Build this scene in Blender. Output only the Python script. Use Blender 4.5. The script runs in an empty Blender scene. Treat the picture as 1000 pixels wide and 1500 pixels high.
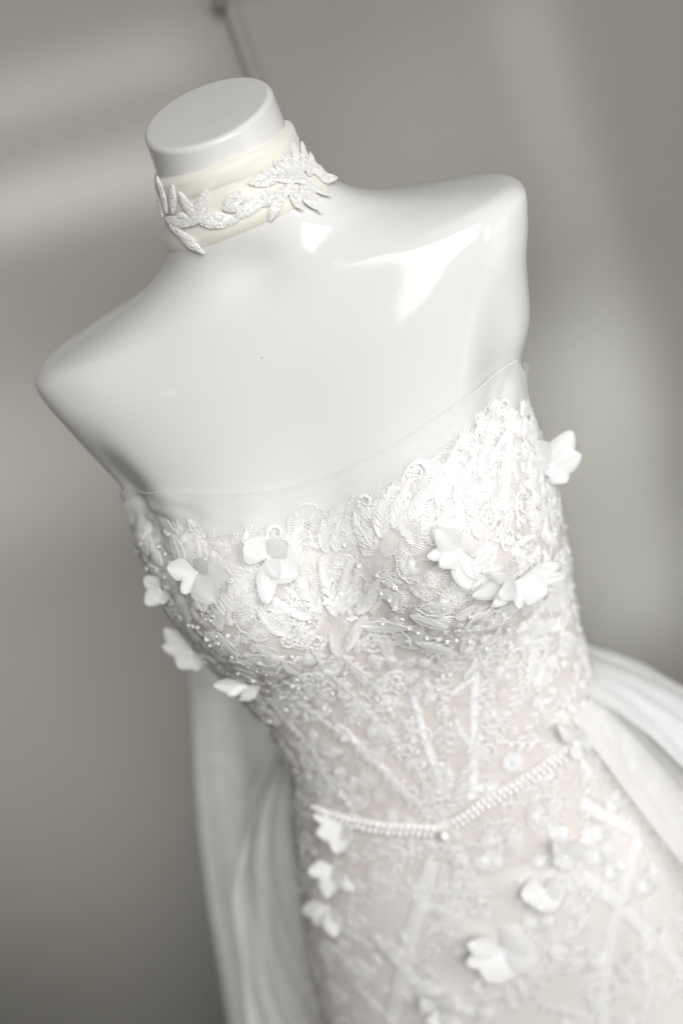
import bpy, math, random
import numpy as np
from math import radians, sin, cos, pi
from mathutils import Vector, Matrix

random.seed(7); RNG = np.random.default_rng(11)
scene = bpy.context.scene
COL = scene.collection

# ------------------------------------------------------------------ camera
PITCH, AZ, ROLL = radians(26), radians(12), radians(21)
AIM, DIST, FPX = np.array((0.012, -0.10, 1.15)), 1.0, 2083.3        # FPX: focal length in pixels of the 1000 x 1500 frame
_fh = np.array((-sin(AZ), cos(AZ), 0))
FW = _fh * cos(PITCH) - np.array((0, 0, 1)) * sin(PITCH)
_R0 = np.array((cos(AZ), sin(AZ), 0)); _U0 = np.cross(_R0, FW)
RT = cos(ROLL) * _R0 - sin(ROLL) * _U0
UP = sin(ROLL) * _R0 + cos(ROLL) * _U0
CAM = AIM - FW * DIST
cd = bpy.data.cameras.new('camera'); co = bpy.data.objects.new('camera', cd); COL.objects.link(co)
co.matrix_world = Matrix(((RT[0], UP[0], -FW[0], CAM[0]), (RT[1], UP[1], -FW[1], CAM[1]), (RT[2], UP[2], -FW[2], CAM[2]), (0, 0, 0, 1)))
cd.sensor_fit = 'VERTICAL'; cd.sensor_height = 36; cd.sensor_width = 24; cd.lens = 50
cd.clip_start = .05; cd.clip_end = 60
cd.dof.use_dof = True; cd.dof.focus_distance = 0.985; cd.dof.aperture_fstop = 1.9; cd.dof.aperture_blades = 0
scene.camera = co

# ------------------------------------------------------------------ light
scene.view_settings.view_transform = 'Standard'; scene.view_settings.look = 'None'
scene.view_settings.exposure = 0.15; scene.view_settings.gamma = 1
world = bpy.data.worlds.new('World'); scene.world = world; world.use_nodes = True
bg = world.node_tree.nodes['Background']; bg.inputs[0].default_value = (1.0, 0.95, 0.79, 1); bg.inputs[1].default_value = 0.055

def area(name, loc, target, sx, sy, power, color=(1, 1, 1), spread=180):
    l = bpy.data.lights.new(name, 'AREA'); l.shape = 'RECTANGLE'; l.size = sx; l.size_y = sy
    l.energy = power; l.color = color; l.spread = radians(spread)
    o = bpy.data.objects.new(name, l); COL.objects.link(o); o.location = loc
    d = Vector(target) - Vector(loc); o.rotation_euler = d.to_track_quat('-Z', 'Y').to_euler()
    return o
area('window_or_glint_light', (.80, -1.96, 2.36), (0, 0, .86), 1.4, 1.4, 23.5, (1, .995, .985), 110)
area('window_or_glint_light', (1.75, -1.00, .95), (0, 0, .80), .9, 1.4, 2.6, (1, .995, .985), 90)
area('window_or_glint_light', (1.18, -1.12, 1.50), (0, 0, 1.12), .06, .4, .9, (1, .995, .985), 100)  # narrow lamp added for crisp glints on shoulder, neck and beads
area('glint_lamp', (-.85, -1.35, 1.75), (0, 0, 1.2), .025, .05, .06, (.86, .86, 1))  # unseen lamp added for small bluish highlights on the plastic
# sun let in by the panes of a window, falling on the wall in soft bars; one broad fill is added among them
area('pane_or_fill_light', (-1.25, -1.15, 1.62), (-.46, .42, 1.335), .66, .055, .115, (.97, .97, 1), 3)
area('pane_or_fill_light', (-1.25, -1.15, 1.72), (-.44, .42, 1.435), .66, .035, .055, (.97, .97, 1), 3)
area('pane_or_fill_light', (-1.25, -1.15, 1.30), (-.50, .42, 1.06), .66, .17, .16, (.97, .97, 1), 6)
area('pane_or_fill_light', (-1.45, -.35, 1.25), (-.50, .42, 1.04), .2, 1.2, 1.9, (.98, .97, .99), 42)  # broad fill added to lift the left of the wall, not a pane
area('pane_or_fill_light', (.95, -.75, 1.65), (.235, .42, 1.16), .03, .55, .036, (.98, .98, 1), 4)
area('pane_or_fill_light', (.95, -.65, 1.10), (.185, .42, .82), .08, .40, .16, (.93, .95, 1), 8)
area('pane_or_fill_light', (.70, -1.05, 2.05), (.115, .42, 1.26), .10, .05, .022, (.98, .98, 1), 9)
# ------------------------------------------------------------------ helpers
def tag(o, label=None, cat=None, group=None, kind=None):
    if label: o['label'] = label
    if cat: o['category'] = cat
    if group: o['group'] = group
    if kind: o['kind'] = kind
    return o
def empty(name, loc=(0, 0, 0)):
    o = bpy.data.objects.new(name, None); COL.objects.link(o); o.location = loc; o.empty_display_size = .05
    return o
def mesh_obj(name, V, Fc, mat, parent=None, smooth=True, uv=None):
    me = bpy.data.meshes.new(name)
    V = np.asarray(V, dtype=float)
    if isinstance(Fc, np.ndarray):
        n, k = Fc.shape
        me.vertices.add(len(V)); me.vertices.foreach_set('co', V.ravel())
        me.loops.add(n * k); me.loops.foreach_set('vertex_index', Fc.ravel().astype(np.int32))
        me.polygons.add(n); me.polygons.foreach_set('loop_start', np.arange(0, n * k, k, dtype=np.int32))
        me.polygons.foreach_set('loop_total', np.full(n, k, dtype=np.int32))
        me.update(calc_edges=True)
    else:
        me.from_pydata([tuple(v) for v in V], [], Fc); me.update()
    if smooth: me.polygons.foreach_set('use_smooth', np.ones(len(me.polygons), dtype=bool))
    if uv is not None:
        ul = me.uv_layers.new(name='UVMap'); li = np.empty(len(me.loops), dtype=np.int32); me.loops.foreach_get('vertex_index', li)
        ul.data.foreach_set('uv', np.asarray(uv)[li].ravel())
    if mat: me.materials.append(mat)
    o = bpy.data.objects.new(name, me); COL.objects.link(o)
    if parent: o.parent = parent
    return o
def inst(name, me, parent, loc, rot=None, scale=1.0):
    o = bpy.data.objects.new(name, me); COL.objects.link(o); o.parent = parent
    o.location = loc
    if rot is not None: o.rotation_euler = rot
    o.scale = (scale,) * 3 if np.isscalar(scale) else scale
    return o
def grid_faces(nr, nc, wrap=False):
    r = np.arange(nr - 1)[:, None]; c = np.arange(nc if wrap else nc - 1)[None, :]
    c2 = (c + 1) % nc
    return np.stack(np.broadcast_arrays(r * nc + c, r * nc + c2, (r + 1) * nc + c2, (r + 1) * nc + c), -1).reshape(-1, 4)
def pix_ray(px, py):
    d = FW + RT * (px - 500) / FPX - UP * (py - 750) / FPX
    return d / np.linalg.norm(d)
def project(P):
    v = np.asarray(P) - CAM; w = v @ FW
    return np.stack((500 + FPX * (v @ RT) / w, 750 - FPX * (v @ UP) / w), -1)
def unproject_y(px, py, y):
    d = pix_ray(px, py); return CAM + d * (y - CAM[1]) / d[1]
def unit(v): return v / np.maximum(np.linalg.norm(v, axis=-1, keepdims=True), 1e-12)

# ------------------------------------------------------------------ materials
def new_mat(name):
    m = bpy.data.materials.new(name); m.use_nodes = True
    nt = m.node_tree; return m, nt, nt.nodes['Principled BSDF'], nt.nodes['Material Output']
def noise(nt, scale, detail=3, coord='Object'):
    tc = nt.nodes.new('ShaderNodeTexCoord'); n = nt.nodes.new('ShaderNodeTexNoise')
    n.inputs['Scale'].default_value = scale; n.inputs['Detail'].default_value = detail
    nt.links.new(tc.outputs[coord], n.inputs['Vector']); return n
def ramp(nt, src, c0, c1, p0=.3, p1=.7):
    r = nt.nodes.new('ShaderNodeValToRGB'); r.color_ramp.elements[0].position = p0; r.color_ramp.elements[1].position = p1
    r.color_ramp.elements[0].color = (*c0, 1); r.color_ramp.elements[1].color = (*c1, 1)
    nt.links.new(src, r.inputs[0]); return r
def bump(nt, src, strength, dist, bsdf):
    b = nt.nodes.new('ShaderNodeBump'); b.inputs['Strength'].default_value = strength; b.inputs['Distance'].default_value = dist
    nt.links.new(src, b.inputs['Height']); nt.links.new(b.outputs[0], bsdf.inputs['Normal']); return b

def mat_plastic():
    m, nt, b, out = new_mat('glossy_white_plastic')
    n = noise(nt, 9); r = ramp(nt, n.outputs[0], (.63, .625, .615), (.66, .655, .645)); nt.links.new(r.outputs[0], b.inputs['Base Color'])
    n2 = noise(nt, 60, 4); r2 = nt.nodes.new('ShaderNodeMapRange'); r2.inputs[3].default_value = .07; r2.inputs[4].default_value = .12
    nt.links.new(n2.outputs[0], r2.inputs[0]); nt.links.new(r2.outputs[0], b.inputs['Roughness'])
    b.inputs['Specular IOR Level'].default_value = .24
    n3 = noise(nt, 14, 2); bump(nt, n3.outputs[0], .12, .004, b)
    return m
def mat_cloth(name, c0, c1, rough=.8, weave=1500, sheen=.2, bumpd=.0004):
    m, nt, b, out = new_mat(name)
    n = noise(nt, 25, 4); r = ramp(nt, n.outputs[0], c0, c1); nt.links.new(r.outputs[0], b.inputs['Base Color'])
    b.inputs['Roughness'].default_value = rough; b.inputs['Sheen Weight'].default_value = sheen; b.inputs['Specular IOR Level'].default_value = .3
    if weave:
        n2 = noise(nt, weave, 1); bump(nt, n2.outputs[0], .4, bumpd, b)
    return m
def mat_thread(name, col, rough=.38, spec=.6, trans=.25, grain=False):
    m, nt, b, out = new_mat(name)
    n = noise(nt, 400, 2); r = ramp(nt, n.outputs[0], tuple(c * .93 for c in col), col); nt.links.new(r.outputs[0], b.inputs['Base Color'])
    b.inputs['Roughness'].default_value = rough; b.inputs['Specular IOR Level'].default_value = spec
    if grain:
        tc = nt.nodes.new('ShaderNodeTexCoord'); vo = nt.nodes.new('ShaderNodeTexVoronoi'); vo.inputs['Scale'].default_value = 750; nt.links.new(tc.outputs['Object'], vo.inputs['Vector']); bp = bump(nt, vo.outputs['Distance'], .35, .0008, b); bp.invert = True
    t = nt.nodes.new('ShaderNodeBsdfTranslucent'); t.inputs[0].default_value = (*col, 1)
    mx = nt.nodes.new('ShaderNodeMixShader'); mx.inputs[0].default_value = trans
    nt.links.new(b.outputs[0], mx.inputs[1]); nt.links.new(t.outputs[0], mx.inputs[2]); nt.links.new(mx.outputs[0], out.inputs[0])
    return m
def mat_tulle(name, opacity, col=(.88, .88, .87), net=0.0014, contrast=.35, trans=.25):
    """sheer net: threads over holes, from UVs laid out in metres"""
    m, nt, b, out = new_mat(name)
    uv = nt.nodes.new('ShaderNodeUVMap'); sp = nt.nodes.new('ShaderNodeSeparateXYZ'); nt.links.new(uv.outputs[0], sp.inputs[0])
    def mth(op, a, bb=None):
        n = nt.nodes.new('ShaderNodeMath'); n.operation = op
        for i, v in enumerate((a, bb)):
            if v is None: continue
            if isinstance(v, (int, float)): n.inputs[i].default_value = v
            else: nt.links.new(v, n.inputs[i])
        return n.outputs[0]
    k = 2 * pi / net
    s1 = mth('SINE', mth('MULTIPLY', sp.outputs[0], k)); s2 = mth('SINE', mth('MULTIPLY', sp.outputs[1], k))
    pr = mth('MULTIPLY', s1, s2)
    nz = noise(nt, 35, 3, 'UV')
    a = mth('ADD', mth('ADD', opacity, mth('MULTIPLY', pr, contrast * .5)), mth('MULTIPLY', mth('SUBTRACT', nz.outputs[0], .5), .25))
    # seen edge-on a net closes up
    lw = nt.nodes.new('ShaderNodeLayerWeight'); lw.inputs[0].default_value = .35
    a = mth('ADD', a, mth('MULTIPLY', lw.outputs[1], .35 * (1 - opacity)))
    cl = nt.nodes.new('ShaderNodeClamp'); nt.links.new(a, cl.inputs[0])
    d = nt.nodes.new('ShaderNodeBsdfDiffuse'); d.inputs[0].default_value = (*col, 1)
    t = nt.nodes.new('ShaderNodeBsdfTranslucent'); t.inputs[0].default_value = (*col, 1)
    mx = nt.nodes.new('ShaderNodeMixShader'); mx.inputs[0].default_value = trans
    nt.links.new(d.outputs[0], mx.inputs[1]); nt.links.new(t.outputs[0], mx.inputs[2])
    tr = nt.nodes.new('ShaderNodeBsdfTransparent')
    m2 = nt.nodes.new('ShaderNodeMixShader'); nt.links.new(cl.outputs[0], m2.inputs[0])
    nt.links.new(tr.outputs[0], m2.inputs[1]); nt.links.new(mx.outputs[0], m2.inputs[2]); nt.links.new(m2.outputs[0], out.inputs[0])
    nt.nodes.remove(b); return m
def mat_petal(name, opacity=.9):
    """organza: UV x runs across the petal, y from base to tip; thinner towards the rim, with fine lengthwise ribs"""
    m, nt, b, out = new_mat(name); L = nt.links.new
    uv = nt.nodes.new('ShaderNodeUVMap'); sp = nt.nodes.new('ShaderNodeSeparateXYZ'); L(uv.outputs[0], sp.inputs[0])
    mp = nt.nodes.new('ShaderNodeMapping'); mp.inputs['Scale'].default_value = (16, 1.2, 1); L(uv.outputs[0], mp.inputs[0])
    n = nt.nodes.new('ShaderNodeTexNoise'); n.inputs['Scale'].default_value = 1.0; n.inputs['Detail'].default_value = 3; L(mp.outputs[0], n.inputs['Vector'])
    r = ramp(nt, n.outputs[0], (.90, .90, .90), (.955, .955, .955)); L(r.outputs[0], b.inputs['Base Color']); bump(nt, n.outputs[0], .35, .0006, b)
    b.inputs['Roughness'].default_value = .5; b.inputs['Sheen Weight'].default_value = .15; b.inputs['Specular IOR Level'].default_value = .2
    t = nt.nodes.new('ShaderNodeBsdfTranslucent'); t.inputs[0].default_value = (.95, .95, .95, 1)
    mx = nt.nodes.new('ShaderNodeMixShader'); mx.inputs[0].default_value = .3
    L(b.outputs[0], mx.inputs[1]); L(t.outputs[0], mx.inputs[2])
    d = nt.nodes.new('ShaderNodeMath'); d.operation = 'SUBTRACT'; L(sp.outputs[0], d.inputs[0]); d.inputs[1].default_value = .5
    a = nt.nodes.new('ShaderNodeMath'); a.operation = 'ABSOLUTE'; L(d.outputs[0], a.inputs[0])
    g = nt.nodes.new('ShaderNodeMapRange'); g.inputs[1].default_value = .20; g.inputs[2].default_value = .5; g.inputs[3].default_value = opacity; g.inputs[4].default_value = opacity * .66; L(a.outputs[0], g.inputs[0])
    tr = nt.nodes.new('ShaderNodeBsdfTransparent'); m2 = nt.nodes.new('ShaderNodeMixShader'); L(g.outputs[0], m2.inputs[0])
    L(tr.outputs[0], m2.inputs[1]); L(mx.outputs[0], m2.inputs[2]); L(m2.outputs[0], out.inputs[0])
    return m
def mat_simple(name, col, rough, spec=.5, coat=0):
    m, nt, b, out = new_mat(name)
    n = noise(nt, 200, 2); r = ramp(nt, n.outputs[0], tuple(c * .95 for c in col), col); nt.links.new(r.outputs[0], b.inputs['Base Color'])
    b.inputs['Roughness'].default_value = rough; b.inputs['Specular IOR Level'].default_value = spec; b.inputs['Coat Weight'].default_value = coat
    b.inputs['Coat Roughness'].default_value = .08
    return m

M = dict(
    plastic=mat_plastic(),
    lining=mat_cloth('nude_lining', (.66, .605, .56), (.735, .69, .655), .85, 1800, .15),
    skirt=mat_cloth('ivory_skirt_cloth', (.76, .725, .70), (.81, .78, .76), .8, 1800, .2),
    satin=mat_cloth('white_satin_ribbon', (.82, .82, .82), (.88, .88, .88), .42, 1200, .3, .0002),
    band=mat_cloth('cream_choker_silk', (.70, .675, .60), (.75, .73, .66), .5, 1500, .3, .0003),
    thread=mat_thread('white_embroidery_thread', (.91, .905, .895), .36, .6, .2),
    thread_bright=mat_thread('silver_white_thread', (.90, .895, .885), .22, .8, .10),
    leafpad=mat_thread('beaded_leaf_thread', (.975, .968, .95), .5, .4, .12, True),
    yoke=mat_tulle('illusion_tulle', .34, (.95, .95, .945), .0018, .62, .08),
    net=mat_tulle('bodice_net', .28, (.88, .87, .85), .0015, .40),
    tulle=mat_tulle('overskirt_tulle', .55, (.97, .965, .96), .0012, .2, .15),
    tulle_dense=mat_tulle('gathered_overskirt_tulle', .66, (.93, .93, .935), .0012, .15),
    petal=mat_petal('organza_petal', .97), petal_sheer=mat_petal('sheer_organza_petal', .78),
    sheer_ribbon=mat_tulle('sheer_ribbon', .70, (.97, .97, .97), .0012, .1, .02),
    pearl=mat_simple('pearl', (.95, .945, .93), .22, .6, .5),
    bead=mat_simple('glass_bead', (.93, .93, .92), .12, .6, .3),
    cord=mat_simple('dark_cord', (.13, .125, .105), .7), speck=mat_simple('grey_speck', (.3, .29, .27), .8),
)

# ------------------------------------------------------------------ the room
def build_room():
    m, nt, b, out = new_mat('plaster_wall')
    n = noise(nt, 2.5, 4); r = ramp(nt, n.outputs[0], (.218, .212, .186), (.238, .232, .206)); nt.links.new(r.outputs[0], b.inputs['Base Color'])
    b.inputs['Roughness'].default_value = .8; n2 = noise(nt, 90, 4); bump(nt, n2.outputs[0], .15, .002, b)
    y = WALL_Y
    w = mesh_obj('wall', [(-3, y, 0), (3, y, 0), (3, y, 3), (-3, y, 3), (-3, y + .1, 0), (3, y + .1, 0), (3, y + .1, 3), (-3, y + .1, 3)],
                 [(0, 1, 2, 3), (5, 4, 7, 6), (3, 2, 6, 7), (1, 0, 4, 5), (0, 3, 7, 4), (2, 1, 5, 6)], m, smooth=False); tag(w, kind='structure')
    m2, nt, b, out = new_mat('floor_boards')
    n = noise(nt, 3, 5); r = ramp(nt, n.outputs[0], (.10, .085, .07), (.16, .14, .115)); nt.links.new(r.outputs[0], b.inputs['Base Color']); b.inputs['Roughness'].default_value = .5
    f = mesh_obj('floor', [(-3, -3, 0), (3, -3, 0), (3, y, 0), (-3, y, 0), (-3, -3, -.1), (3, -3, -.1), (3, y, -.1), (-3, y, -.1)],
                 [(0, 1, 2, 3), (4, 7, 6, 5), (0, 4, 5, 1), (1, 5, 6, 2), (2, 6, 7, 3), (3, 7, 4, 0)], m2, smooth=False); tag(f, kind='structure')
WALL_Y = 0.42
build_room()

# ------------------------------------------------------------------ body surface
# z, half width, centre x, front y, back y, exponent
TAB = np.array([
    (1.4400, 0.0462, 0.0035, -0.0490, 0.0440, 2.00),
    (1.4000, 0.0475, 0.0035, -0.0470, 0.0470, 2.00),
    (1.3750, 0.0505, 0.0038, -0.0470, 0.0510, 2.00),
    (1.3500, 0.0600, 0.0050, -0.0490, 0.0600, 2.00),
    (1.3350, 0.0715, 0.0065, -0.0485, 0.0680, 2.00),
    (1.3230, 0.0910, 0.0063, -0.0490, 0.0730, 2.00),
    (1.3130, 0.1200, 0.0050, -0.0510, 0.0780, 2.15),
    (1.3050, 0.1560, 0.0030, -0.0540, 0.0810, 2.35),
    (1.2980, 0.1850, 0.0020, -0.0575, 0.0830, 2.55),
    (1.2890, 0.1925, 0.0020, -0.0618, 0.0850, 2.70),
    (1.2720, 0.1890, 0.0020, -0.0680, 0.0870, 2.75),
    (1.2500, 0.1815, 0.0020, -0.0750, 0.0900, 2.70),
    (1.2100, 0.1706, 0.0034, -0.0835, 0.0930, 2.55),
    (1.1750, 0.1591, -0.0015, -0.0890, 0.0940, 2.30),
    (1.1400, 0.1574, -0.0069, -0.0890, 0.0930, 2.20),
    (1.0900, 0.1591, -0.0068, -0.0870, 0.0890, 2.20),
    (1.0300, 0.1514, -0.0036, -0.0850, 0.0830, 2.20),
    (0.9750, 0.1407, 0.0002, -0.0850, 0.0780, 2.20),
    (0.9300, 0.1330, 0.0046, -0.0870, 0.0760, 2.20),
    (0.8900, 0.1320, 0.0064, -0.0910, 0.0780, 2.20),
    (0.8500, 0.1409, 0.0053, -0.0970, 0.0860, 2.20),
    (0.8000, 0.1559, 0.0048, -0.1040, 0.1000, 2.20),
    (0.7400, 0.1729, 0.0047, -0.1080, 0.1120, 2.20),
    (0.6800, 0.1853, 0.0025, -0.1090, 0.1160, 2.20),
    (0.6000, 0.1947, -0.0032, -0.1120, 0.1180, 2.20),
    (0.4500, 0.2050, 0.0030, -0.1300, 0.1350, 2.20),
    (0.2500, 0.2350, 0.0030, -0.1650, 0.1700, 2.10),
    (0.0000, 0.2700, 0.0030, -0.2100, 0.2150, 2.00)])
def _smooth_table():
    z = TAB[::-1, 0]; zz = np.linspace(0, 1.44, 2881); out = []
    for k in range(1, 6):
        y = TAB[::-1, k]; h = np.diff(z); d = np.diff(y) / h          # monotone cubic
        m = np.zeros(len(z)); m[0], m[-1] = d[0], d[-1]
        for i in range(1, len(z) - 1):
            if d[i - 1] * d[i] > 0:
                w1, w2 = 2 * h[i] + h[i - 1], h[i] + 2 * h[i - 1]; m[i] = (w1 + w2) / (w1 / d[i - 1] + w2 / d[i])
        i = np.clip(np.searchsorted(z, zz, 'right') - 1, 0, len(z) - 2); t = (zz - z[i]) / h[i]
        out.append((2*t**3-3*t**2+1)*y[i] + (t**3-2*t**2+t)*h[i]*m[i] + (-2*t**3+3*t**2)*y[i+1] + (t**3-t**2)*h[i]*m[i+1])
    return zz, out
ZZ, TT = _smooth_table()
PRM = dict(lift=.066, ly=.24, lx=-.02, bx=.0825, amp=.0465, s=.0523, up=.0577, lo=.0501)
def G(u, s): return np.exp(-.5 * (u / s) ** 2)
def body(z, th, off=0.0, bust=1.0):
    """th: 0 = +x side, -pi/2 = front.  off: distance outward"""
    z, th = np.broadcast_arrays(np.asarray(z, float), np.asarray(th, float))
    a, cx, yf, yb, n = (np.interp(z, ZZ, t) for t in TT)
    c, s = np.cos(th), np.sin(th); e = 2 / n
    x0 = np.sign(c) * np.abs(c) ** e; y0 = np.sign(s) * np.abs(s) ** e
    x = cx + a * x0; y = np.where(s < 0, -yf, yb) * y0
    front = np.clip(-s, 0, 1) ** .6
    d = np.zeros_like(z)
    for sx in (-1, 1):
        bx = sx * PRM['bx']
        zc = 1.085; up = np.where(z > zc, PRM['up'], PRM['lo'])
        d = d + PRM['amp'] * np.exp(-.5 * (np.abs(x - bx) / PRM['s']) ** 2.3) * np.exp(-.5 * (np.abs(z - zc) / up) ** 2.2) * bust
        # crease between chest and arm stump, collar bone hollow
        d = d - .020 * G(x - sx * (.141 + .25 * (z - 1.19)), .011) * G(z - 1.185, .030)
        d = d - .002 * G(x - sx * .085, .030) * G(z - 1.29, .016)
        d = d + .0010 * G((z - 1.306) - .10 * (np.abs(x) - .05), .007) * G(x - sx * .07, .045)
    d = d - .006 * G(x - .004, .018) * G(z - 1.318, .014)
    d = d - .004 * G(x, .02) * G(z - 1.09, .05) * bust
    y = y - d * front
    # raised shoulder on one side, neck leaning a little
    lift = PRM['lift'] * np.clip((z - 1.12) / .16, 0, 1) * np.clip(1 - (z - 1.34) / .08, 0, 1)
    zo = z + lift * x
    zo = zo + np.clip((z - 1.395) / .023, 0, 1) * (y * PRM['ly'] + x * PRM['lx'])   # the cap leans forward
    P = np.stack((x, y, zo), -1)
    if np.any(off):
        N = body_normal(z, th, bust); P = P + N * (np.asarray(off)[..., None] if np.ndim(off) else off)
    return P
def body_normal(z, th, bust=1.0):
    ez, et = 1e-3, 2e-3
    dz = body(np.minimum(z + ez, 1.44), th, 0, bust) - body(z - ez, th, 0, bust); dt = body(z, th + et, 0, bust) - body(z, th - et, 0, bust)
    return unit(np.cross(dt, dz))
NECK_TOP = 1.418

def theta_cols(n):
    return np.linspace(-pi, pi, n, endpoint=False)
def row_z(z0, z1, n):
    zf = np.linspace(z0, z1, 1500); a = np.interp(zf, ZZ, TT[0])
    s = np.concatenate(([0], np.cumsum(np.hypot(np.diff(zf), np.diff(a))))); return np.interp(np.linspace(0, s[-1], n), s, zf)

def build_mannequin():
    root = empty('mannequin', (0, 0, 0))
    tag(root, 'glossy white headless mannequin torso without arms wearing the wedding dress', 'mannequin')
    th = theta_cols(220); zs = row_z(NECK_TOP, .62, 260)
    P = body(zs[:, None], th[None, :]); nr, nc = P.shape[:2]
    mesh_obj('torso', P.reshape(-1, 3), grid_faces(nr, nc, True)[:, ::-1], M['plastic'], root)
    # cap: rounded rim then flat oval top
    ring = body(np.full(nc, NECK_TOP), th); c = ring.mean(0); rows = []
    nrm = unit(np.cross(ring[55] - c, ring[0] - c)); nrm = nrm * np.sign(nrm[2])
    for k in range(9):
        f = k / 8 * pi / 2; rows.append(c + (ring - c) * (1 - .085 * (1 - cos(f))) + nrm * (.0045 * sin(f)))
    for s in (.85, .6, .3, .1, .001): rows.append(c + (ring - c) * s + nrm * .0045 + nrm * .0006 * (s < .7))
    P = np.array(rows); o = mesh_obj('neck_cap', P.reshape(-1, 3), grid_faces(len(rows), nc, True), M['plastic'], root)
    return root
mannequin = build_mannequin()

# ------------------------------------------------------------------ finding points on the body
_gz = np.concatenate((row_z(1.418, 1.20, 260), np.linspace(1.199, .45, 640))); _gt = np.linspace(-pi, pi, 721)
_GP = body(_gz[:, None], _gt[None, :], .004); _GN = body_normal(_gz[:, None] + 0 * _gt[None, :], _gt[None, :] + 0 * _gz[:, None])
_GQ = project(_GP); _GV = ((_GP - CAM) * _GN).sum(-1) < 0
def hit(px, py, zmin=.45, zmax=1.419):
    """(z, th) of the body point seen at a pixel (the nearest seen one when the pixel misses)"""
    d2 = (_GQ[..., 0] - px) ** 2 + (_GQ[..., 1] - py) ** 2
    d2 = np.where(_GV & (_gz[:, None] >= zmin) & (_gz[:, None] <= zmax), d2, 1e9)
    i, j = np.unravel_index(np.argmin(d2), d2.shape); return float(_gz[i]), float(_gt[j])
def frame(z, th, off=0.0):
    z, th = float(z), float(th)
    P = body(z, th, off); Sz = (body(z + 1e-3, th) - body(z - 1e-3, th)) / 2e-3; St = (body(z, th + 2e-3) - body(z, th - 2e-3)) / 4e-3
    N = body_normal(z, th); return P, Sz, St, N
def step(z, th, D, fr=None):
    """surface parameters after tangent displacements D (n,3)"""
    P, Sz, St, N = fr or frame(z, th)
    E, Fm, Gm = Sz @ Sz, Sz @ St, St @ St; a = D @ Sz; b = D @ St; det = E * Gm - Fm * Fm
    return z + (a * Gm - b * Fm) / det, th + (b * E - a * Fm) / det
def dir_at(z, th, px_dir):
    """unit tangent that runs along an image direction"""
    P, Sz, St, N = frame(z, th)
    v = RT * px_dir[0] - UP * px_dir[1]; t = CAM - P; t = t / np.linalg.norm(t)
    den = t @ N
    if abs(den) > .12: v = v - t * (v @ N) / den
    v = v - N * (v @ N); return v / np.linalg.norm(v)

# ------------------------------------------------------------------ embroidery motifs: flat thread drawings laid onto the dress
RELIEF = .62
class Motif:
    def __init__(s): s.v, s.h, s.f, s.n = [], [], [], 0
    def thread(s, pts, w, h=.0006, base=0.0, close=False):
        pts = np.asarray(pts, float); n = len(pts)
        t = np.gradient(pts, axis=0) if not close else np.roll(pts, -1, 0) - np.roll(pts, 1, 0)
        t = unit(t); nn = np.stack((-t[:, 1], t[:, 0]), -1); w = np.broadcast_to(np.asarray(w, float), (n,))[:, None]
        hh = np.broadcast_to(np.asarray(h, float), (n,)); bb = np.broadcast_to(np.asarray(base, float), (n,))
        s.v += [np.stack((pts - nn * w / 2, pts, pts + nn * w / 2), 1).reshape(-1, 2)]
        s.h += [np.stack((bb, bb + hh * RELIEF, bb), 1).ravel()]
        i = s.n + 3 * np.arange(n if close else n - 1); j = s.n + 3 * ((np.arange(n if close else n - 1) + 1) % n)
        s.f += [np.stack((i, j, j + 1, i + 1), 1), np.stack((i + 1, j + 1, j + 2, i + 2), 1)]; s.n += 3 * n
    def dot(s, c, r, h):
        k = 6; a = np.arange(k) * 2 * pi / k; ring = np.stack((np.cos(a), np.sin(a)), -1)
        s.v += [c + ring * r, c + ring * r * .75, np.array([c])]; s.h += [np.zeros(k), np.full(k, h * .8), np.array([h])]
        i = np.arange(k); j = (i + 1) % k
        s.f += [np.stack((s.n + i, s.n + j, s.n + k + j, s.n + k + i), 1), np.stack((s.n + k + i, s.n + k + j, np.full(k, s.n + 2 * k), np.full(k, s.n + 2 * k)), 1)]
        s.n += 2 * k + 1
    def data(s):
        return np.concatenate(s.v), np.concatenate(s.h), np.concatenate(s.f)
def tri_clean(F):
    """quads with a repeated corner become triangles"""
    return [tuple(f[:3]) if f[2] == f[3] else tuple(f) for f in F.tolist()]

def leaf_into(m, base, ang, L, W, bend=0.0, base_h=0.0, dens=1.0, rng=RNG, open_=0.0):
    """satin-stitch leaf: side threads from a midrib to a corded edge"""
    ca, sa = cos(ang), sin(ang)
    def T(u, v):                                  # u along, v across
        v = v + bend * (u / L) ** 2 * L
        return np.stack((base[0] + u * ca - v * sa, base[1] + u * sa + v * ca), -1)
    def half(t): return W / 2 * np.sin(pi * np.clip(t, 0, 1) ** .8) ** .8
    n = max(5, int(L / .00115 * dens))
    for side in (-1, 1):
        for k in range(n):
            t0 = (k + .3 * rng.random()) / n * .92 + .02; t1 = min(1, t0 + .16)
            e = half(t1) * (1 + .10 * rng.standard_normal())
            u = np.array([t0, (t0 + t1) / 2 + .01, t1]) * L; v = np.array([open_ * half(t0), e * (.55 + .45 * open_), e]) * side
            m.thread(T(u, v), (.00055, .00075, .0005), (.0004, .0009, .0003), base_h)
    t = np.linspace(0.02, 1, 9)
    for side in (-1, 1):
        m.thread(T(t * L, half(t) * side), .00055, .0010, base_h)
    m.thread(T(np.linspace(0, .9, 5) * L, np.zeros(5)), .0009, .0013, base_h)
def m_leaf(L, W, rng):
    m = Motif(); leaf_into(m, (0, 0), pi / 2, L, W, rng.uniform(-.2, .2), rng=rng); return m
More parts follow.
